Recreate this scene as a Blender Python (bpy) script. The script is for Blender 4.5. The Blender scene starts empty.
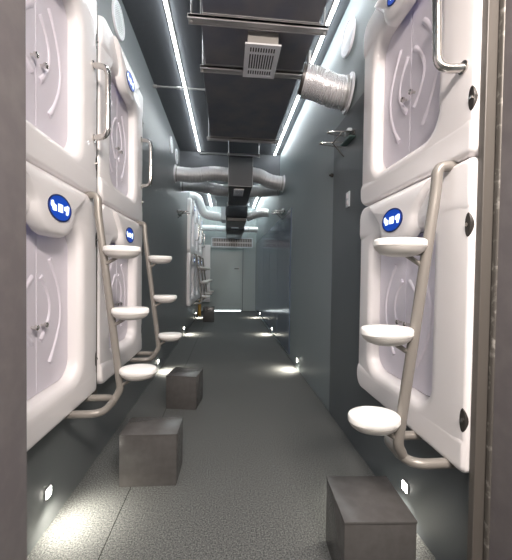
import bpy, bmesh, math, random
from mathutils import Vector, Matrix
random.seed(7)
C = bpy.context.scene.collection
PI = math.pi
WL, WR, ZC, YE, YB = -0.875, 0.96, 3.478, 10.42, -1.5     # left wall, right wall, ceiling, end wall, back wall

# ------------------------------------------------------------------ materials
def mat(name, col, rough=0.5, metal=0.0, spec=0.5, emit=None, estr=0.0, bump=None, mottled=None, coat=0.0):
    m = bpy.data.materials.new(name); m.use_nodes = True
    nt = m.node_tree; b = nt.nodes['Principled BSDF']
    b.inputs['Base Color'].default_value = (*col, 1)
    b.inputs['Roughness'].default_value = rough
    b.inputs['Metallic'].default_value = metal
    b.inputs['Specular IOR Level'].default_value = spec
    b.inputs['Coat Weight'].default_value = coat
    if emit:
        b.inputs['Emission Color'].default_value = (*emit, 1)
        b.inputs['Emission Strength'].default_value = estr
    tc = nt.nodes.new('ShaderNodeTexCoord')
    if bump:
        sc, st, dist = bump
        n = nt.nodes.new('ShaderNodeTexNoise'); n.inputs['Scale'].default_value = sc; n.inputs['Detail'].default_value = 3
        bp = nt.nodes.new('ShaderNodeBump'); bp.inputs['Strength'].default_value = st; bp.inputs['Distance'].default_value = dist
        nt.links.new(tc.outputs['Object'], n.inputs['Vector'])
        nt.links.new(n.outputs['Fac'], bp.inputs['Height']); nt.links.new(bp.outputs['Normal'], b.inputs['Normal'])
    if mottled:
        sc, c2, lo, hi = mottled
        n = nt.nodes.new('ShaderNodeTexNoise'); n.inputs['Scale'].default_value = sc; n.inputs['Detail'].default_value = 4
        r = nt.nodes.new('ShaderNodeValToRGB')
        r.color_ramp.elements[0].position = lo; r.color_ramp.elements[0].color = (*col, 1)
        r.color_ramp.elements[1].position = hi; r.color_ramp.elements[1].color = (*c2, 1)
        nt.links.new(tc.outputs['Object'], n.inputs['Vector'])
        nt.links.new(n.outputs['Fac'], r.inputs['Fac']); nt.links.new(r.outputs['Color'], b.inputs['Base Color'])
    return m

def carpet_material():
    m = bpy.data.materials.new('carpet'); m.use_nodes = True
    nt = m.node_tree; b = nt.nodes['Principled BSDF']; N = nt.nodes.new; L = nt.links.new
    tc = N('ShaderNodeTexCoord')
    n = N('ShaderNodeTexNoise'); n.inputs['Scale'].default_value = 130; n.inputs['Detail'].default_value = 4; n.inputs['Roughness'].default_value = 0.7
    L(tc.outputs['Object'], n.inputs['Vector'])
    r = N('ShaderNodeValToRGB'); e = r.color_ramp.elements
    e[0].position = 0.38; e[0].color = (0.046, 0.049, 0.049, 1)
    e[1].position = 0.66; e[1].color = (0.185, 0.19, 0.186, 1)
    L(n.outputs['Fac'], r.inputs['Fac'])
    # seam between two widths of carpet
    sx = N('ShaderNodeSeparateXYZ'); L(tc.outputs['Object'], sx.inputs[0])
    c1 = N('ShaderNodeMath'); c1.operation = 'COMPARE'; c1.inputs[1].default_value = -0.555; c1.inputs[2].default_value = 0.0022
    L(sx.outputs['X'], c1.inputs[0])
    c2 = N('ShaderNodeMath'); c2.operation = 'COMPARE'; c2.inputs[1].default_value = 3.0; c2.inputs[2].default_value = 0.0018
    L(sx.outputs['X'], c2.inputs[0])
    ad = N('ShaderNodeMath'); ad.operation = 'MAXIMUM'; L(c1.outputs[0], ad.inputs[0]); L(c2.outputs[0], ad.inputs[1])
    mx = N('ShaderNodeMixRGB'); mx.inputs['Color2'].default_value = (0.012, 0.012, 0.012, 1)
    L(ad.outputs[0], mx.inputs['Fac']); L(r.outputs['Color'], mx.inputs['Color1'])
    L(mx.outputs['Color'], b.inputs['Base Color'])
    b.inputs['Roughness'].default_value = 0.95; b.inputs['Specular IOR Level'].default_value = 0.15
    bp = N('ShaderNodeBump'); bp.inputs['Strength'].default_value = 0.8; bp.inputs['Distance'].default_value = 0.004
    L(n.outputs['Fac'], bp.inputs['Height']); L(bp.outputs['Normal'], b.inputs['Normal'])
    return m

def perforated_material():
    m = mat('perforated_white', (0.78, 0.8, 0.8), 0.5)
    nt = m.node_tree; b = nt.nodes['Principled BSDF']; N = nt.nodes.new; L = nt.links.new
    tc = N('ShaderNodeTexCoord'); v = N('ShaderNodeTexVoronoi'); v.inputs['Scale'].default_value = 62; v.inputs['Randomness'].default_value = 0.0
    L(tc.outputs['Object'], v.inputs['Vector'])
    r = N('ShaderNodeValToRGB'); r.color_ramp.interpolation = 'CONSTANT'
    r.color_ramp.elements[0].color = (0.10, 0.12, 0.12, 1); r.color_ramp.elements[1].position = 0.36; r.color_ramp.elements[1].color = (0.78, 0.8, 0.8, 1)
    L(v.outputs['Distance'], r.inputs['Fac']); L(r.outputs['Color'], b.inputs['Base Color'])
    return m

M = dict(
    carpet=carpet_material(),
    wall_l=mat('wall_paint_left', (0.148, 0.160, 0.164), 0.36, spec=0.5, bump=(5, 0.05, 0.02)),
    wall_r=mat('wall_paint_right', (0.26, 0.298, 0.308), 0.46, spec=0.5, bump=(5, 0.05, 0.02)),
    wall_d=mat('wall_paint_dark', (0.11, 0.124, 0.135), 0.36, spec=0.5, bump=(6, 0.04, 0.02)),
    gloss=mat('glossy_panel', (0.13, 0.16, 0.22), 0.16, spec=0.6),
    end=mat('end_wall_paint', (0.36, 0.41, 0.41), 0.45),
    door=mat('door_paint', (0.35, 0.40, 0.395), 0.35),
    ceil=mat('ceiling_black', (0.115, 0.12, 0.13), 0.7, bump=(30, 0.15, 0.01)),
    jamb=mat('jamb_paint', (0.15, 0.135, 0.14), 0.5, mottled=(14, (0.18, 0.165, 0.165), 0.4, 0.7)),
    post=mat('post_paint', (0.105, 0.095, 0.085), 0.45),
    worn=mat('worn_metal', (0.12, 0.11, 0.098), 0.5, metal=0.2, mottled=(40, (0.42, 0.40, 0.37), 0.55, 0.75)),
    white=mat('moulded_white', (0.89, 0.86, 0.865), 0.30, spec=0.5, coat=0.15),
    leaf=mat('door_leaf_plastic', (0.80, 0.755, 0.835), 0.32, spec=0.5),
    pad=mat('step_pad', (0.90, 0.89, 0.87), 0.35),
    padshell=mat('step_shell', (0.66, 0.63, 0.60), 0.35),
    steel=mat('satin_steel', (0.27, 0.25, 0.228), 0.38, metal=0.25),
    chrome=mat('chrome', (0.74, 0.71, 0.68), 0.16, metal=1.0),
    dark=mat('dark_metal', (0.05, 0.045, 0.042), 0.4, metal=0.3),
    galv=mat('galvanised_steel', (0.42, 0.41, 0.41), 0.42, metal=0.35),
    foil=mat('foil_duct', (0.74, 0.73, 0.74), 0.38, metal=0.8, bump=(40, 0.3, 0.01)),
    whiteduct=mat('white_duct', (0.8, 0.83, 0.84), 0.45),
    duct=mat('duct_insulation', (0.20, 0.19, 0.20), 0.5, bump=(8, 0.2, 0.02), mottled=(4, (0.145, 0.148, 0.185), 0.35, 0.65)),
    taupe=mat('register_neck', (0.36, 0.34, 0.32), 0.5),
    register=mat('register_white', (0.86, 0.85, 0.88), 0.4),
    plenum=mat('plenum_black', (0.07, 0.07, 0.075), 0.6),
    black=mat('black_plastic', (0.018, 0.019, 0.022), 0.4),
    block=mat('block_laminate', (0.078, 0.074, 0.072), 0.25, spec=0.55, mottled=(20, (0.09, 0.086, 0.084), 0.4, 0.65)),
    blue=mat('sign_blue', (0.005, 0.035, 0.30), 0.3, emit=(0.004, 0.07, 0.50), estr=0.42),
    rim=mat('sign_navy', (0.01, 0.02, 0.12), 0.35),
    icon=mat('sign_white', (0.9, 0.95, 1), 0.3, emit=(0.75, 0.92, 1.0), estr=0.95),
    led=mat('led_diffuser', (1, 1, 1), 0.5, emit=(0.90, 0.97, 1.0), estr=25.0),
    led_far=mat('led_diffuser_far', (1, 1, 1), 0.5, emit=(0.90, 0.99, 1.0), estr=60.0),
    lens=mat('lamp_lens', (1, 1, 1), 0.5, emit=(1.0, 0.95, 0.84), estr=22.0),
    gap=mat('lit_door_gap', (1, 1, 1), 0.5, emit=(0.9, 0.98, 1.0), estr=3.0),
    perf=perforated_material(),
    plate=mat('switch_plate', (0.62, 0.66, 0.70), 0.4),
    brass=mat('ochre_metal', (0.50, 0.30, 0.07), 0.4, metal=0.3),
    glass=mat('shelf_glass', (0.10, 0.16, 0.15), 0.12, spec=0.6),
)

# ------------------------------------------------------------------ mesh helpers
def box(bm, lo, hi, bev=0.0, seg=2):
    t = bmesh.new()
    bmesh.ops.create_cube(t, size=1)
    for v in t.verts:
        v.co = Vector([(lo[i] + hi[i]) / 2 + v.co[i] * (hi[i] - lo[i]) for i in range(3)])
    if bev:
        bmesh.ops.bevel(t, geom=list(t.edges), offset=bev, segments=seg, profile=0.5, affect='EDGES')
    merge(bm, t)

def merge(bm, t):
    me = bpy.data.meshes.new('tmp'); t.to_mesh(me); t.free(); bm.from_mesh(me); bpy.data.meshes.remove(me)

def fillet(pts, r, n=7):
    pts = [Vector(p) for p in pts]; out = [pts[0]]
    for a, b, c in zip(pts, pts[1:], pts[2:]):
        d1, d2 = (a - b), (c - b); rr = min(r, d1.length * 0.49, d2.length * 0.49)
        p, q = b + d1.normalized() * rr, b + d2.normalized() * rr
        for k in range(n + 1):
            t = k / n; out.append((1 - t) ** 2 * p + 2 * t * (1 - t) * b + t * t * q)
    out.append(pts[-1]); return out

def tube(bm, pts, rad, n=14, cap=True):
    """round tube; rad is a number or a function of the fraction along the path"""
    pts = [Vector(p) for p in pts]; K = len(pts); rings = []
    tan = [(pts[min(i + 1, K - 1)] - pts[max(i - 1, 0)]).normalized() for i in range(K)]
    up = Vector((0, 0, 1)) if abs(tan[0].z) < 0.9 else Vector((0, 1, 0))
    nrm = (up - tan[0] * up.dot(tan[0])).normalized()
    for i in range(K):
        nrm = (nrm - tan[i] * nrm.dot(tan[i])).normalized(); bi = tan[i].cross(nrm)
        r = rad(i) if callable(rad) else rad
        rings.append([bm.verts.new(pts[i] + (nrm * math.cos(2 * PI * k / n) + bi * math.sin(2 * PI * k / n)) * r) for k in range(n)])
    for a, b in zip(rings, rings[1:]):
        for k in range(n):
            bm.faces.new((a[k], a[(k + 1) % n], b[(k + 1) % n], b[k]))
    if cap:
        bm.faces.new(rings[0][::-1]); bm.faces.new(rings[-1])

def loft(bm, rings, cap0=False, cap1=True):
    vs = [[bm.verts.new(p) for p in r] for r in rings]; n = len(vs[0])
    for a, b in zip(vs, vs[1:]):
        for k in range(n):
            bm.faces.new((a[k], a[(k + 1) % n], b[(k + 1) % n], b[k]))
    if cap0: bm.faces.new(vs[0][::-1])
    if cap1: bm.faces.new(vs[-1])

def rrect(u0, u1, z0, z1, r, v, nc=8, ns=6, rr=None):
    """rounded rectangle in the plane local y = -v (facing the corridor), counter-clockwise seen from outside"""
    out = []
    q = r if rr is None else rr                    # rr = radius of the two right-hand corners
    cs = [(u1 - q, z0 + q, -PI / 2, q), (u1 - q, z1 - q, 0, q), (u0 + r, z1 - r, PI / 2, r), (u0 + r, z0 + r, PI, r)]
    arcs = []
    for cu, cz, a0, r in cs:
        arcs.append([(cu + r * math.cos(a0 + PI / 2 * k / nc), cz + r * math.sin(a0 + PI / 2 * k / nc)) for k in range(nc + 1)])
    for i in range(4):
        out += arcs[i]
        p, q = arcs[i][-1], arcs[(i + 1) % 4][0]
        for k in range(1, ns):
            out.append((p[0] + (q[0] - p[0]) * k / ns, p[1] + (q[1] - p[1]) * k / ns))
    return [Vector((u, -v, z)) for u, z in out]

def prism(bm, poly, v0, v1, bev=0.0):
    """extruded polygon of (u, z) points from depth v0 to v1 (v towards the corridor)"""
    c = Vector((sum(p[0] for p in poly) / len(poly), 0, sum(p[1] for p in poly) / len(poly)))
    r0 = [Vector((u, -v0, z)) for u, z in poly]
    rings = [r0]
    if bev:
        rings.append([Vector((u, -(v1 - bev), z)) for u, z in poly])
        rings.append([Vector((u, -v1, z)) + (c - Vector((u, 0, z))).normalized() * bev for u, z in poly])
    else:
        rings.append([Vector((u, -v1, z)) for u, z in poly])
    loft(bm, rings, cap0=True)

def ellipse(cu, cz, a, b, n=32):
    return [(cu + a * math.cos(2 * PI * k / n), cz + b * math.sin(2 * PI * k / n)) for k in range(n)]

def obj(name, bm, m, parent=None, smooth=None, label=None):
    bmesh.ops.recalc_face_normals(bm, faces=list(bm.faces))
    me = bpy.data.meshes.new(name); bm.to_mesh(me); bm.free()
    me.materials.append(m)
    if smooth is not None:
        for p in me.polygons: p.use_smooth = True
        me.set_sharp_from_angle(angle=math.radians(smooth))
    o = bpy.data.objects.new(name, me); C.objects.link(o)
    if parent is not None: o.parent = parent
    if label: o['label'] = label
    return o

def tag(o, label, cat, group=None):
    o['label'] = label; o['category'] = cat
    if group: o['group'] = group
    return o

def thing(name, label, cat, loc=(0, 0, 0), rz=0.0, group=None):
    o = bpy.data.objects.new(name, None); C.objects.link(o)
    o.location = loc; o.rotation_euler = (0, 0, rz); o.empty_display_size = 0.1
    return tag(o, label, cat, group)

def children(o):
    return [c for c in ALL_CH.get(o.name, [])]

def copy_tree(o, loc=None, rz=None, label=None, group=None, parent=None):
    kids = [c for c in C.objects if c.parent == o]
    c = o.copy(); C.objects.link(c)
    if parent is not None: c.parent = parent
    if loc is not None: c.location = loc
    if rz is not None: c.rotation_euler = (0, 0, rz)
    if label: c['label'] = label
    if group: c['group'] = group
    for k in kids: copy_tree(k, parent=c)
    return c

def struct(name, bm, m, smooth=None, parent=None):
    o = obj(name, bm, m, parent, smooth)
    if parent is None: o['kind'] = 'structure'
    return o

def new(): return bmesh.new()
def bx(lo, hi, bev=0.0):
    b = new(); box(b, lo, hi, bev); return b

RIGHT, LEFT = -PI / 2, PI / 2          # turn of anything mounted on the right / left wall (local -y faces the corridor)

# ------------------------------------------------------------------ the setting
struct('floor', bx((-1.2, YB - .1, -0.1), (1.2, YE + .1, 0)), M['carpet'])
struct('ceiling', bx((-1.2, YB - .1, ZC), (1.2, YE + .1, ZC + 0.1)), M['ceil'])
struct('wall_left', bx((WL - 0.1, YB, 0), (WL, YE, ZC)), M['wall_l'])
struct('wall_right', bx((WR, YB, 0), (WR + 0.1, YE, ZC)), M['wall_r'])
struct('wall_end', bx((-1.0, YE, 0), (1.06, YE + 0.1, ZC)), M['end'])
struct('wall_back', bx((-1.0, YB - .1, 0), (1.06, YB, ZC)), M['wall_l'])
struct('trim_1', bx((WL, 0.78, 0), (-0.604, 1.0, ZC), 0.004), M['jamb'])                        # left jamb
b = new(); box(b, (0.940, 1.005, 0), (WR, 1.028, ZC), 0.006)
struct('trim_2', b, M['worn'])                                                                   # worn edge strip
struct('trim_3', bx((0.945, 0.6, 0), (WR, 1.005, ZC)), M['jamb'])
struct('trim_4', bx((WR - 0.006, 1.058, 0), (WR, 2.765, ZC - .9)), M['wall_d'])
struct('trim_15', bx((WR - .058, 1.029, 0.0), (WR, 1.056, ZC), .003), M['post'])                  # post beside the right pods
struct('trim_16', bx((WL, 1.997, 0.50), (WL + .056, 2.050, 2.93), .003), M['post'])               # post between the left pods                   # darker panel behind the right pods
y = 4.62
for k, wd in enumerate((1.16, 1.16, 1.16, 1.16, 1.12)):                                          # glossy wall panels
    struct('trim_%d' % (5 + k), bx((WR - 0.014, y, 0.06), (WR, y + wd - 0.012, 2.27), 0.003), M['gloss']); y += wd
struct('trim_10', bx((WL, 5.76, 3.10), (WR, 5.84, ZC)), M['ceil'])                               # bulkhead
struct('trim_11', bx((-0.83, YE - 0.03, 0.3), (-0.56, YE, 2.2), 0.004), M['white'])              # white board beside the end door
d = struct('door_1', bx((-0.52, YE - 0.035, 0.03), (0.50, YE, 2.15), 0.003), M['door'])
b = new(); tube(b, fillet([(0.38, YE - .035, 1.42), (0.38, YE - .09, 1.42), (0.24, YE - .09, 1.42)], 0.02), 0.012)
obj('door_handle', b, M['dark'], d, 40)
b = new(); box(b, (0.36, YE - .042, 1.36), (0.40, YE - .035, 1.48))
obj('lock_plate', b, M['galv'], d)
struct('trim_12', bx((-0.50, YE - 0.04, 0.0), (0.47, YE, 0.026)), M['gap'])                      # light under the door
struct('trim_13', bx((-0.47, YE - 0.03, 2.155), (0.40, YE, 2.18)), M['gap'])                     # light over the door
struct('trim_14', bx((0.515, YE - 0.02, 0.0), (0.53, YE, 2.35)), M['wall_d'])                    # dark joint beside the door

# ------------------------------------------------------------------ sleeping pods
PW, PH, OU0, OU1, OZ0, OZ1, OR = 0.965, 1.185, 0.17, 0.75, 0.165, 0.965, 0.10
UC = (OU0 + OU1) / 2

def shell_bm():
    b = new(); r = 0.075; q = 0.028; F = 0.0765; ed = 0.018; rings = []
    rings.append(rrect(0, PW, 0, PH, r, 0.0, rr=q))
    rings.append(rrect(0, PW, 0, PH, r, F - ed, rr=q))
    for k in range(1, 7):
        a = PI / 2 * k / 6; i = ed * (1 - math.cos(a)); rings.append(rrect(i, PW - i, i, PH - i, r - i * 0.5, F - ed + ed * math.sin(a), rr=q - i * .5))
    rings.append(rrect(0.04, PW - 0.05, 0.05, PH - 0.05, r * 0.9, F + 0.002, rr=.04))
    e = 0.034
    for k in range(0, 9):
        a = PI / 2 * k / 8; i = e * (1 - math.sin(a)) * 1.5; rings.append(rrect(OU0 - i * .8, OU1 + i, OZ0 - i, OZ1 + i, OR + i * .8, F + 0.003 - e * (1 - math.cos(a))))
    rings.append(rrect(OU0 + .008, OU1 - .008, OZ0 + .008, OZ1 - .008, OR, 0.014))
    rings.append(rrect(OU0 + .008, OU1 - .008, OZ0 + .008, OZ1 - .008, OR, 0.0015))
    for rg in rings[1:-3]:
        for p in rg: p.y *= 1 - .11 * min(1, max(0, (.22 - p.x) / .2))
    loft(b, rings, cap1=True); return b

def band_bm(top):
    """the protruding sill band along the foot of a pod, or the header band along its top"""
    def out(i, v, lo):
        big, small = max(.075 - i * .6, .01), max(.028 - i * .6, .008)
        if top: z0, z1, rb, rt = .965 + i * lo, PH - i, (.02, .02), (big, small)
        else: z0, z1, rb, rt = i, .160 - i * lo, (big, small), (.02, .02)
        cs = [(PW - i, z0, -PI / 2, rb[1], -1, 1), (PW - i, z1, 0, rt[1], -1, -1), (i, z1, PI / 2, rt[0], 1, -1), (i, z0, PI, rb[0], 1, 1)]
        pts = []
        for u, z, a0, rr, su, sz in cs:
            for k in range(9):
                a = a0 + PI / 2 * k / 8
                pts.append(Vector((u + su * rr + rr * math.cos(a), -v, z + sz * rr + rr * math.sin(a))))
        return pts
    b = new(); V = .080
    rings = [out(0.0005, .02, 0), out(0.0005, V - .028, 0)]
    for k in range(1, 8):
        a = PI / 2 * k / 7; i = .020 * (1 - math.cos(a)) + .0005; rings.append(out(i, V - .028 + .028 * math.sin(a), 2.6))
    loft(b, rings, cap0=True); return b

def leaf_bm(side):
    """one sliding leaf with its two raised arcs; side -1 = left, +1 = right"""
    b = new(); g = 0.012; u0, u1, z0, z1, r = OU0 + g, OU1 - g, OZ0 + g, OZ1 - g, OR
    if side > 0:
        poly = [(UC + .0025, z0), (u1 - r, z0)] + [(u1 - r + r * math.sin(PI / 2 * k / 8), z0 + r - r * math.cos(PI / 2 * k / 8)) for k in range(1, 9)]
        poly += [(u1 - r + r * math.cos(PI / 2 * k / 8), z1 - r + r * math.sin(PI / 2 * k / 8)) for k in range(0, 9)] + [(UC + .0025, z1)]
    else:
        poly = [(UC - .0025, z1), (u0 + r, z1)] + [(u0 + r - r * math.sin(PI / 2 * k / 8), z1 - r + r * math.cos(PI / 2 * k / 8)) for k in range(1, 9)]
        poly += [(u0 + r - r * math.cos(PI / 2 * k / 8), z0 + r - r * math.sin(PI / 2 * k / 8)) for k in range(0, 9)] + [(UC - .0025, z0)]
    prism(b, poly, 0.002, 0.014, 0.002)
    for u_end, u_mid, z_a, z_b in ((0.030, 0.108, 0.42, 0.715), (0.100, 0.205, 0.295, 0.80)):
        pts = []
        for k in range(29):
            t = k / 28; z = z_a + (z_b - z_a) * t
            pts.append((UC + side * (u_end + (u_mid - u_end) * math.sin(PI * t) ** .9), -0.0080, z))
        tube(b, pts, lambda i: (0.0155 if i < 3 or i > 25 else 0.0130), 16)
    return b

def hood_bm():
    """moulded hood over the doorway that carries the lit sign"""
    def cup(s, dz, v):
        out = []
        cu, zt, zb, wt, wb, rr = 0.475, PH - 0.02 - dz, 0.905 + dz, 0.285 - s, 0.165 - s, 0.130 - max(s, 0) * .95
        base = []
        for k in range(13):
            a = -PI / 2 - PI / 2 * k / 12
            base.append((-wb + rr + rr * math.cos(a), zb + rr + rr * math.sin(a)))
        left = [(-wb - (wt - wb) * t, zb + rr + (zt - zb - rr) * t) for t in (0.25, 0.5, 0.75, 1.0)]
        half = base + left
        pts = half + [(-u, z) for u, z in reversed(half)]
        return [Vector((cu + u, -v, z)) for u, z in pts]
    b = new()
    loft(b, [cup(-.012, -.004, 0.05), cup(-.008, -.004, 0.079), cup(-.002, .0, 0.088), cup(0.004, 0.003, 0.096), cup(0.014, 0.010, 0.103), cup(0.028, 0.022, 0.107), cup(0.05, 0.045, 0.109)])
    return b

def sign_bits(parent):
    cu, cz = 0.475, 1.030
    b = new(); prism(b, ellipse(cu, cz, 0.096, 0.058, 40), 0.102, 0.1115, 0.0)
    s = obj('sign_panel', b, M['blue'], parent, 40, 'oval blue backlit sign with white pictograms')
    z = cz
    left = [(-.077, .020), (-.062, .025), (-.053, .011), (-.034, .006), (-.034, -.018), (-.061, -.020), (-.068, -.005), (-.077, -.001)]
    right = [(.034, .014), (.049, .017), (.061, .022), (.076, .019), (.073, -.005), (.063, -.024), (.048, -.021), (.050, -.006), (.034, -.004)][::-1]
    mid = [(-.019, -.018), (.019, -.018), (.019, .018), (-.019, .018)]
    b = new(); loft(b, [[Vector((u, -v, w)) for u, w in ellipse(cu, cz, ra, rb, 40)] for ra, rb, v in ((.099, .061, .104), (.099, .061, .1125), (.096, .058, .1135), (.092, .054, .1125), (.092, .054, .1105))], cap1=False)
    obj('sign_rim', b, M['rim'], s, 40, 'dark navy rim of the sign')
    for poly in (left, mid, right):
        b = new(); prism(b, [(cu + u, cz + w) for u, w in poly], 0.111, 0.113)
        obj('pictogram', b, M['icon'], s, None, 'glowing white pictogram')

def make_pod(handle):
    t = thing('sleeping_pod', 'white moulded capsule pod', 'capsule pod')
    obj('pod_shell', shell_bm(), M['white'], t, 50)
    for sd in (-1, 1):
        lf = obj('sliding_door', leaf_bm(sd), M['leaf'], t, 40, 'pale lavender door leaf with two raised arcs')
        b = new(); u = UC + sd * 0.036
        tube(b, [(u, -0.013, 0.49), (u, -0.030, 0.49)], 0.006, 12); tube(b, [(u, -0.028, 0.49), (u, -0.033, 0.49), (u, -0.042, 0.49), (u, -0.045, 0.49)], lambda i: (0.009, 0.013, 0.013, 0.009)[i], 14)
        obj('knob', b, M['chrome'], lf, 40, 'small chrome knob')
    obj('sill_band', band_bm(False), M['white'], t, 50); obj('header_band', band_bm(True), M['white'], t, 50)
    obj('sign_hood', hood_bm(), M['white'], t, 55)
    sign_bits(t)
    for z in (0.205, 0.935):
        b = new(); prism(b, ellipse(PW - 0.015, z, 0.0145, 0.045, 24), 0.05, 0.0776, 0.001)
        rc = obj('bolt_recess', b, M['dark'], t, 40, 'dark oval bolt recess')
        b = new(); tube(b, [(PW - 0.014, -0.076, z), (PW - 0.014, -0.084, z)], 0.008, 6)
        obj('bolt', b, M['chrome'], rc, 30, 'steel bolt head')
    if handle:
        b = new(); u = 0.885
        tube(b, fillet([(u + .025, -0.07, 0.34), (u, -0.166, 0.345), (u - .012, -0.172, 0.74), (u + .012, -0.07, 0.76)], 0.05), 0.0165)
        for z, du in ((0.34, .025), (0.76, .012)):
            tube(b, [(u + du, -0.070, z), (u + du, -0.084, z)], 0.024, 18)
        obj('grab_handle', b, M['chrome'], t, 50, 'polished chrome grab handle')
    return t

LOW, UPP = 0.535, 1.727
pl = make_pod(False); pu = make_pod(True)
stacks = [  # side, start along the corridor, description
    ('R', 2.022, 'on the right wall beside the tall right jamb'),
    ('L', 1.030, 'at the left jamb, nearest stack on the left wall'),
    ('L', 2.052, 'second stack along the left wall'),
    ('L', 6.86, 'in the first far left stack'),
    ('L', 7.88, 'in the middle far left stack'),
    ('L', 8.90, 'in the last left stack near the end door'),
]
first = True
for side, y0, desc in stacks:
    for proto, z, word in ((pl, LOW, 'lower'), (pu, UPP, 'upper')):
        o = proto if first else copy_tree(proto)
        o.location = (WR if side == 'R' else WL, y0, z); o.rotation_euler = (0, 0, RIGHT if side == 'R' else LEFT)
        o['label'] = '%s white moulded capsule pod %s' % (word, desc)
        o['group'] = 'capsule pods along the corridor'
    first = False

# ------------------------------------------------------------------ pod ladders
def make_ladder():
    t = thing('pod_ladder', 'grey tube ladder', 'ladder')
    zt, zb = 1.705, 0.53
    def pole_v(z): return 0.115 + (zt - z) / (zt - zb) * 0.155
    b = new()
    tube(b, fillet([(0.853, -0.05, zt + .010), (0.848, -0.128, zt + .014), (0.843, -pole_v(zt - .08) - .004, zt - .08), (0.835, -pole_v(zb + .06), zb + .06), (0.825, -0.232, zb + .01), (0.79, -0.230, zb - .002)], 0.05), 0.0210, 16)
    obj('pole', b, M['steel'], t, 60)
    b = new()
    tube(b, fillet([(0.87, 0.0, 0.528), (0.87, -0.228, 0.528), (0.655, -0.228, 0.528), (0.655, 0.0, 0.528)], 0.075, 10), 0.0195, 16)
    obj('base_bracket', b, M['steel'], t, 60)
    for z in (1.405, 1.05, 0.70):
        pv = pole_v(z); cv = pv + 0.115; cu = 0.832
        def ring(s, zz): return [Vector((cu + 0.080 * s * math.cos(2 * PI * k / 36), -(cv + 0.105 * s * math.sin(2 * PI * k / 36)), zz)) for k in range(36)]
        b = new()
        loft(b, [ring(.96, z - .012), ring(1.0, z - .008), ring(1.0, z + .008), ring(.975, z + .015), ring(.92, z + .019), ring(.5, z + .020)], cap0=True)
        st = obj('step', b, M['pad'], t, 40, 'white oval step pad')
        b = new()
        loft(b, [ring(.25, z - .052), ring(.50, z - .049), ring(.74, z - .040), ring(.90, z - .027), ring(.975, z - .0125)], cap0=True)
        obj('step_shell', b, M['padshell'], st, 40, 'grey underside shell of the step')
        b = new()
        tube(b, [(cu, -(cv - .03), z - .045), (cu, -pole_v(z - .09), z - .09)], 0.010, 10)
        tube(b, [(cu, -(cv - .05), z - .034), (cu, -pole_v(z - .034), z - .034)], 0.011, 10)
        obj('step_bracket', b, M['steel'], st, 40)
    return t
lad = make_ladder()
ldesc = ['in front of the right wall pods', 'beside the nearest left pods', 'at the second left pods',
         'on the first far left pod stack', 'on the middle far left pod stack', 'on the last far left pod stack']
for i, (side, y0, desc) in enumerate(stacks):
    o = lad if i == 0 else copy_tree(lad)
    o.location = (WR if side == 'R' else WL, y0, 0); o.rotation_euler = (0, 0, RIGHT if side == 'R' else LEFT)
    o['label'] = 'grey tube ladder with white oval steps ' + ldesc[i]
    o['group'] = 'pod ladders'

# ------------------------------------------------------------------ floor blocks
def block(loc, w, dp, h, rz, label):
    t = thing('step_block', label, 'block', loc, rz, 'dark step blocks on the floor')
    b = new(); box(b, (-w / 2, 0, 0.0), (w / 2, dp, h - 0.012), 0.003); obj('block_body', b, M['block'], t, 30)
    b = new(); box(b, (-w / 2 - .002, -.002, h - 0.012), (w / 2 + .002, dp + .002, h), 0.003); obj('block_top', b, M['block'], t, 30)
    return t
block((-0.457, 1.871, 0), 0.335, 0.225, 0.314, -0.025, 'dark grey step block on the carpet, nearest on the left side')
block((-0.416, 2.918, 0), 0.285, 0.27, 0.312, -0.16, 'dark grey step block beyond the nearest left block, below the second ladder')
block((0.613, 1.144, 0), 0.288, 0.272, 0.312, -0.06, 'dark grey step block at bottom right below the right ladder')
block((-0.466, 8.08, 0), 0.28, 0.28, 0.38, 0.0, 'small dark block far down the corridor by the left wall')

# ------------------------------------------------------------------ lights in the place
def led_strip(x, y0, y1, label, m='led'):
    t = thing('led_strip', label, 'strip light', (x, (y0 + y1) / 2, ZC), 0, 'linear ceiling lights')
    h = (y1 - y0) / 2
    b = new(); box(b, (-.026, -h, -.006), (.026, h, 0), .002)
    obj('profile', b, M['dark'], t)
    b = new(); box(b, (-.0115, -h + .004, -.024), (.0115, h - .004, -.006), .005); obj('diffuser', b, M[m], t, None, 'glowing white diffuser')
led_strip(-0.523, -1.4, 5.70, 'long glowing ceiling strip light on the left of the near corridor')
led_strip(0.850, -1.4, 5.72, 'long glowing ceiling strip light beside the right wall of the near corridor')
led_strip(-0.540, 6.1, 10.3, 'far glowing strip light on the left behind the hanging ducts', 'led_far')
led_strip(0.843, 6.1, 10.3, 'far glowing strip light on the right behind the hanging ducts', 'led_far')

def floor_light(side, y, z, label):
    x = WR - .008 if side == 'R' else WL
    t = thing('step_light', label, 'recessed light', (x, y, z), RIGHT if side == 'R' else LEFT, 'small recessed wall lights near the floor')
    b = new(); box(b, (-.026, -.006, -.026), (.026, .0, .026), .002); obj('housing', b, M['galv'], t)
    b = new(); box(b, (-.021, -.010, -.021), (.021, -.004, .021), .002); obj('lens', b, M['lens'], t, None, 'glowing white lens')
    L = bpy.data.lights.new('step_lamp', 'SPOT'); L.energy = 13; L.color = (1.0, 0.93, 0.80); L.spot_size = math.radians(140); L.spot_blend = 0.85; L.shadow_soft_size = 0.02
    o = bpy.data.objects.new('step_lamp', L); C.objects.link(o); o.parent = t
    o.location = (0, -.085, 0.01)
    o.rotation_euler = Vector((0, -0.36, -1)).to_track_quat('-Z', 'Y').to_euler()
for n, y in (('nearest', 1.60), ('second', 4.05), ('third', 6.45), ('farthest', 8.85)):
    floor_light('L', y, 0.18 if y < 2 else .13, '%s small glowing recessed light low on the left wall' % n)
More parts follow.
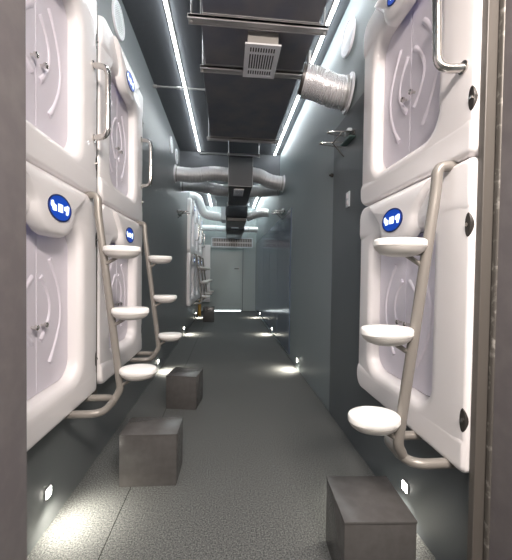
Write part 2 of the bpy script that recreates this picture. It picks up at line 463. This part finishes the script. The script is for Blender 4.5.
for n, y in (('nearest', 1.53), ('second', 4.05), ('third', 6.42), ('farthest', 8.85)):
    floor_light('R', y, 0.165 if y < 2 else .125, '%s small glowing recessed light low on the right wall' % n)

# the entrance lamp behind the camera and the lamp over the crossing
def area(name, loc, size, energy, col, target):
    L = bpy.data.lights.new(name, 'AREA'); L.shape = 'RECTANGLE'; L.size, L.size_y = size; L.energy = energy; L.color = col
    o = bpy.data.objects.new(name, L); C.objects.link(o); o.location = loc
    o.rotation_euler = (Vector(target) - Vector(loc)).to_track_quat('-Z', 'Y').to_euler()
area('entrance_lamp', (0.30, -0.6, 3.1), (1.2, 0.7), 190, (1.0, 0.89, 0.81), (-0.2, 1.8, 0.8))

# ------------------------------------------------------------------ ceiling services
def duct_section(x0, x1, y0, y1, z0, z1, label, m='duct'):
    t = thing('air_duct', label, 'duct', ((x0 + x1) / 2, y0, z0), 0, 'dark insulated ceiling ducts')
    w = (x1 - x0) / 2
    b = new(); box(b, (-w, 0, 0), (w, y1 - y0, z1 - z0), .006); obj('duct_body', b, M[m], t)
    for yy in (0.0, y1 - y0 - .02):
        b = new(); g = .005; zt = z1 - z0
        prism(b, [(-w, zt), (-w - g, zt), (-w - g, -g), (w + g, -g), (w + g, zt), (w, zt), (w, -.0005), (-w, -.0005)], -yy, -yy - .02)
        obj('tape_band', b, M['galv'], t)
    return t, w
duct_section(-0.185, 0.63, -1.3, 2.20, 3.055, 3.40, 'wide dark insulated duct overhead, section nearest the camera')
duct_section(-0.205, 0.63, 2.24, 2.72, 3.055, 3.40, 'short dark duct section carrying the white register')
duct_section(-0.235, 0.62, 2.76, 4.12, 3.055, 3.40, 'wide dark duct section beyond the white register')
duct_section(0.005, 0.385, 4.95, 6.4, 2.66, 3.14, 'narrow dark plenum duct between the foil ducts', 'plenum')


def hanger(y, x0, x1, z, label, wide=.06):
    t = thing('duct_hanger', label, 'hanger', (0, y, z), 0, 'steel trapeze hangers under the duct')
    b = new(); box(b, (x0, -wide / 2, -.030), (x1, wide / 2, -.006), .003); box(b, (x0, -wide / 2, -.036), (x1, -wide / 2 + .008, -.006)); box(b, (x0, wide / 2 - .008, -.036), (x1, wide / 2, -.006)); obj('channel', b, M['galv'], t)
    for x in (x0 + .022, x1 - .022):
        b = new(); tube(b, [(x, 0, -.05), (x, 0, ZC - z)], 0.006, 8); tube(b, [(x, 0, -.044), (x, 0, -.033)], 0.012, 6)
        obj('hanger_rod', b, M['galv'], t, 30)
hanger(2.22, -0.29, 0.70, 3.055, 'steel trapeze hanger just before the white register', .06)
hanger(2.74, -0.25, 0.68, 3.055, 'steel trapeze hanger just behind the white register')
hanger(4.14, -0.285, 0.66, 3.055, 'steel trapeze hanger at the far end of the wide duct')
hanger(4.93, -0.02, 0.50, 3.16, 'short steel hanger above the narrow plenum duct')

t = thing('ceiling_pipe', 'thin steel pipe crossing from the left wall to the duct hanger', 'pipe', (WL, 3.72, 3.42), 0)
b = new(); tube(b, [(0, 0, 0), (.66, 0, 0)], .010, 10); obj('pipe', b, M['galv'], t, 40)
for x in (.012, .28, .60):
    b = new(); tube(b, [(x - .012, 0, 0), (x + .03, 0, 0)], .018, 10); obj('coupling', b, M['galv'], t, 40)
t = thing('ceiling_pipe', 'thin steel pipe along the ceiling bulkhead beyond the left strip light', 'pipe', (-0.52, 5.735, 3.44), 0)
b = new(); tube(b, [(0, 0, 0), (.62, 0, 0)], .010, 10); obj('pipe', b, M['galv'], t, 40)

def register(loc, w, dp, drop, label, group='square air registers'):
    """ceiling register facing down; loc is the middle of its front lower edge"""
    t = thing('air_register', label, 'vent', loc, 0, group)
    b = new(); box(b, (-w / 2 + .02, .02, 0.012), (w / 2 - .02, dp - .02, drop)); obj('neck', b, M['taupe'], t, None, 'taupe sheet metal neck')
    b = new(); f = w * .13
    box(b, (-w / 2, 0, 0), (-w / 2 + f, dp, .012)); box(b, (w / 2 - f, 0, 0), (w / 2, dp, .012))
    box(b, (-w / 2 + f, 0, 0), (w / 2 - f, f, .012)); box(b, (-w / 2 + f, dp - f, 0), (w / 2 - f, dp, .012))
    obj('frame', b, M['register'], t, None, 'white register frame')
    b = new(); box(b, (-w / 2 + f, f, .0085), (w / 2 - f, dp - f, .012)); obj('throat', b, M['black'], t, None, 'dark opening behind the slats')
    n = 10; iw = w - 2 * f
    b = new()
    for k in range(n + 1):
        x = -iw / 2 + iw * k / n
        box(b, (x - .0045, f, .002), (x + .0045, dp - f, .009))
    for yy in (f + (dp - 2 * f) * .2, f + (dp - 2 * f) * .8):
        box(b, (-iw / 2, yy - .008, .001), (iw / 2, yy + .008, .009))
    obj('slats', b, M['register'], t)
register((0.245, 2.285, 2.945), 0.265, 0.385, .108, 'white slotted air register hanging under the near dark duct')
register((0.175, 5.06, 2.63), 0.165, 0.42, .031, 'small air register under the narrow plenum duct')

def flex(pts, r, label, m='foil', pitch=.017, fl=True, group='foil flexible ducts'):
    p0 = Vector(pts[0])
    t = thing('flexible_duct', label, 'flexible duct', p0, 0, group)
    loc = [Vector(p) - p0 for p in pts]
    sm = fillet(loc, .14, 10)
    # even resampling along the path
    L = [0]
    for a, b_ in zip(sm, sm[1:]): L.append(L[-1] + (b_ - a).length)
    N = int(L[-1] / (pitch / 4)); ev = []; j = 0
    for k in range(N + 1):
        s = L[-1] * k / N
        while j < len(L) - 2 and L[j + 1] < s: j += 1
        ev.append(sm[j].lerp(sm[j + 1], (s - L[j]) / max(1e-9, L[j + 1] - L[j])))
    rnd = [random.uniform(-.004, .004) for _ in range(N + 2)]
    b = new(); tube(b, ev, lambda i: r + (.0040, .0, -.0040, .0)[i % 4] + rnd[i // 4 % len(rnd)] * .45, 24)
    obj('corrugated_hose', b, M[m], t, 70)
    d0 = (ev[3] - ev[0]).normalized()
    if fl:
        b = new(); tube(b, [ev[0], ev[0] + d0 * .014], r * 1.24, 28); obj('flange', b, M['register'], t, 40, 'round pale flange at the wall')
        b = new(); tube(b, [ev[0] + d0 * .03, ev[0] + d0 * .045], r * 1.06, 28); obj('clamp_band', b, M['galv'], t, 40)
    return t
fd = flex([(WR, 2.45, 2.735), (0.84, 2.46, 2.745), (0.70, 2.47, 2.805), (0.60, 2.48, 2.83)], .120, 'short foil flexible duct from the right wall up to the near dark duct')
b = new(); tube(b, [(-.352, .029, .098), (-.385, .031, .105)], .112, 24); obj('end_collar', b, M['dark'], fd, 40, 'dark collar at the open end')
b = new(); box(b, (-.335, .0, .215), (-.315, .06, .32)); obj('hanging_strap', b, M['galv'], fd)
flex([(WL, 5.25, 2.90), (-.55, 5.25, 2.88), (-.25, 5.28, 2.95), (0.005, 5.30, 2.93)], .118, 'upper foil flexible duct from the left wall to the plenum')
flex([(WL, 5.95, 2.92), (-.5, 5.95, 2.90), (-.2, 5.95, 2.84), (0.005, 5.95, 2.84)], .112, 'lower foil flexible duct behind the upper one on the left')
flex([(WR, 5.35, 2.84), (.72, 5.35, 2.86), (.52, 5.32, 2.95), (0.39, 5.30, 2.96)], .118, 'upper foil flexible duct from the right wall to the plenum')
flex([(WR, 5.95, 2.90), (.7, 5.95, 2.86), (.5, 5.95, 2.84), (.385, 5.95, 2.84)], .112, 'lower foil flexible duct behind the upper one on the right')
flex([(WL, 7.3, 3.04), (-.70, 7.3, 3.02), (-.56, 7.35, 2.64), (-.15, 7.5, 2.60)], .10, 'white curved duct behind the foil ducts on the left', 'whiteduct', .03, False, 'white ducts far down the corridor')
flex([(WL, 9.99, 2.70), (-.4, 9.99, 2.70), (-.05, 9.99, 2.68)], .09, 'straight white duct far down the corridor on the left', 'whiteduct', .03, False, 'white ducts far down the corridor')
flex([(WR, 7.4, 2.72), (.75, 7.4, 2.72), (.46, 7.5, 2.62)], .10, 'foil duct far down the corridor on the right at the fan unit', 'foil', .03, False)
flex([(WR, 9.99, 2.68), (.7, 9.99, 2.68), (.45, 9.99, 2.68)], .09, 'straight foil duct far down the corridor on the right', 'foil', .03, False)

t = thing('fan_unit', 'black boxy ventilation unit hanging behind the plenum duct', 'fan unit', (0.18, 7.0, 2.42), 0)
b = new(); box(b, (-.23, 0, .10), (.27, .9, .46), .06); box(b, (-.15, .05, .44), (.18, .8, .60), .02); obj('unit_body', b, M['black'], t, 40)
b = new(); box(b, (-.33, .1, .06), (-.225, .6, .36), .01); obj('control_box', b, M['plate'], t, None, 'pale grey control box')
b = new(); box(b, (-.20, .0, .02), (.24, .95, .10), .01); obj('drip_tray', b, M['dark'], t)
for x in (-.16, .20):
    b = new(); tube(b, [(x, .45, .46), (x, .45, ZC - 2.42)], .008, 8); obj('hanger_rod', b, M['galv'], t, 30)
t = thing('filter_box', 'low black duct box beyond the ventilation unit', 'duct box', (0.19, 8.3, 2.42), 0)
b = new(); box(b, (-.24, 0, .0), (.26, 1.8, .34), .02); obj('box_body', b, M['black'], t)
b = new(); box(b, (-.10, -.012, .05), (.10, .0, .16), .004); obj('grille', b, M['plate'], t, None, 'pale grille plate')
for x in (-.18, .20):
    b = new(); tube(b, [(x, .6, .34), (x, .6, ZC - 2.42)], .008, 8); obj('hanger_rod', b, M['galv'], t, 30)
t = thing('return_grille', 'wide white framed air grille hanging in front of the end door', 'air grille', (0.145, 9.55, 2.06), 0)
b = new(); w, h = .63, .30
for lo, hi in (((-w, 0, 0), (w, .05, .025)), ((-w, 0, h - .025), (w, .05, h)), ((-w, 0, 0), (-w + .025, .05, h)), ((w - .025, 0, 0), (w, .05, h))): box(b, lo, hi)
obj('frame', b, M['plate'], t)
b = new()
for k in range(1, 24):
    x = -w + 2 * w * k / 24; box(b, (x - .008, .015, .02), (x + .008, .04, h - .02))
box(b, (-w + .02, .012, h * .5 - .02), (w - .02, .042, h * .5 + .02))
obj('slats', b, M['galv'], t)
b = new(); box(b, (-w + .02, .044, .02), (w - .02, .05, h - .02)); obj('backing', b, M['dark'], t)
for x in (-.5, .5):
    b = new(); tube(b, [(x, .025, h), (x, .025, ZC - 2.06)], .006, 8); obj('hanger_rod', b, M['galv'], t, 30)

# ------------------------------------------------------------------ wall fittings
def wall_vent(side, y, z, r, face, label):
    t = thing('wall_vent', label, 'vent', (WR if side == 'R' else WL, y, z), RIGHT if side == 'R' else LEFT, 'round white wall vents')
    def ring(rr, v): return [Vector((rr * math.cos(2 * PI * k / 40), -v, rr * math.sin(2 * PI * k / 40))) for k in range(40)]
    b = new(); loft(b, [ring(r, 0), ring(r, .010), ring(r * .97, .016), ring(r * .88, .016), ring(r * .86, .008)], cap1=False); obj('rim', b, M['register'], t, 40)
    b = new(); loft(b, [ring(r * .87, .004), ring(r * .87, .010), ring(r * .5, .013)], cap0=True); obj('vent_face', b, M[face], t, 40)
wall_vent('L', 2.56, 3.24, .128, 'perf', 'round perforated white vent high on the left wall above the second pods')
wall_vent('L', 4.86, 3.215, .12, 'perf', 'first of two small round white vents high on the left wall before the foil duct')
wall_vent('L', 5.36, 3.225, .12, 'perf', 'second of two small round white vents, closest to the left foil duct')
wall_vent('R', 2.475, 3.195, .135, 'register', 'plain round white vent cover high on the right wall above the foil duct')

def coat_rack(side, y, z, label):
    t = thing('coat_rack', label, 'coat rack', (WR - .006 if side == 'R' else WL, y, z), RIGHT if side == 'R' else LEFT, 'folding chrome coat racks')
    b = new(); box(b, (-.09, -.010, -.018), (.15, 0, .018), .004); obj('wall_plate', b, M['dark'], t)
    for u in (-.07, .13):
        b = new(); tube(b, fillet([(u, -.008, .012), (u - .01, -.17, .005), (u - .022, -.212, .0), (u - .034, -.17, -.004), (u - .045, -.008, -.012)], .03), .0055, 10); obj('hanging_arm', b, M['chrome'], t, 60)
    b = new(); tube(b, [(-.09, -.10, .0), (.13, -.10, .0)], .005, 10); obj('cross_bar', b, M['chrome'], t, 60)
    b = new(); tube(b, [(-.05, -.11, -.005), (-.05, -.010, -.115)], .005, 10); obj('brace', b, M['dark'], t, 60)
    b = new(); box(b, (-.02, -.055, -.044), (.17, -.002, -.036), .002); obj('shelf', b, M['glass'], t, None, 'narrow dark green glass shelf')
    b = new(); box(b, (.02, -.04, .03), (.10, -.002, .055), .008); obj('end_cap', b, M['plate'], t)
coat_rack('R', 2.44, 2.36, 'chrome folding coat rack on the right wall just past the pods')
coat_rack('R', 5.30, 2.33, 'chrome coat rack on the right wall above the glossy panels')
coat_rack('L', 5.55, 2.33, 'chrome coat rack on the left wall under the foil ducts')

t = thing('light_switch', 'small pale switch plate on the right wall below the coat rack', 'switch', (WR - .006, 2.40, 1.875), RIGHT)
b = new(); box(b, (-.035, -.010, -.06), (.035, 0, .06), .003); obj('switch_plate', b, M['plate'], t)
for z in (-.026, .026):
    b = new(); box(b, (-.018, -.014, z - .018), (.018, -.009, z + .018), .002); obj('rocker', b, M['register'], t)
b = new(); tube(b, [(WR, 2.80, 2.19), (WR - .02, 2.80, 2.19)], .018, 12); tube(b, [(WR - .018, 2.80, 2.19), (WR - .035, 2.80, 2.19)], .009, 10)
tag(obj('wall_hook', b, M['dark'], None, 40), 'small dark knob hook on the right wall below the coat rack tip', 'hook')

t = thing('canister', 'slim ochre canister standing against the far left wall behind the small dark block', 'canister', (-0.80, 9.25, 0.0), 0)
b = new()
def cr(r, z): return [Vector((r * math.cos(2 * PI * k / 20), r * math.sin(2 * PI * k / 20), z)) for k in range(20)]
loft(b, [cr(.045, 0), cr(.05, .01), cr(.05, .34), cr(.03, .40), cr(.018, .42), cr(.018, .46)], cap0=True); obj('canister_body', b, M['brass'], t, 40)
b = new(); box(b, (-.05, -.015, .455), (.03, .015, .49), .006); obj('cap', b, M['dark'], t)

# ------------------------------------------------------------------ camera
cam = bpy.data.cameras.new('camera'); co = bpy.data.objects.new('camera', cam); C.objects.link(co)
cam.sensor_fit = 'HORIZONTAL'; cam.sensor_width = 36; cam.lens = 36 * 310 / 512; cam.clip_start = 0.02
yaw, pitch, roll = 0.0931, 0.0219, 0.0135
fwd = Vector((math.sin(yaw) * math.cos(pitch), math.cos(yaw) * math.cos(pitch), -math.sin(pitch)))
rt = Vector((math.cos(yaw), -math.sin(yaw), 0)); up = rt.cross(fwd)
r2 = rt * math.cos(roll) + up * math.sin(roll); u2 = -rt * math.sin(roll) + up * math.cos(roll)
co.matrix_world = Matrix(((r2.x, u2.x, -fwd.x, 0), (r2.y, u2.y, -fwd.y, 0), (r2.z, u2.z, -fwd.z, 1.28), (0, 0, 0, 1)))
sc = bpy.context.scene; sc.camera = co
w = bpy.data.worlds.new('world'); sc.world = w; w.use_nodes = True
w.node_tree.nodes['Background'].inputs[0].default_value = (0.5, 0.5, 0.5, 1); w.node_tree.nodes['Background'].inputs[1].default_value = 0.02
sc.view_settings.view_transform = 'Standard'; sc.view_settings.look = 'None'; sc.view_settings.gamma = 1; sc.view_settings.exposure = 0.55
sc.cycles.use_denoising = True
sc.cycles.max_bounces = 10; sc.cycles.diffuse_bounces = 6; sc.cycles.sample_clamp_indirect = 6
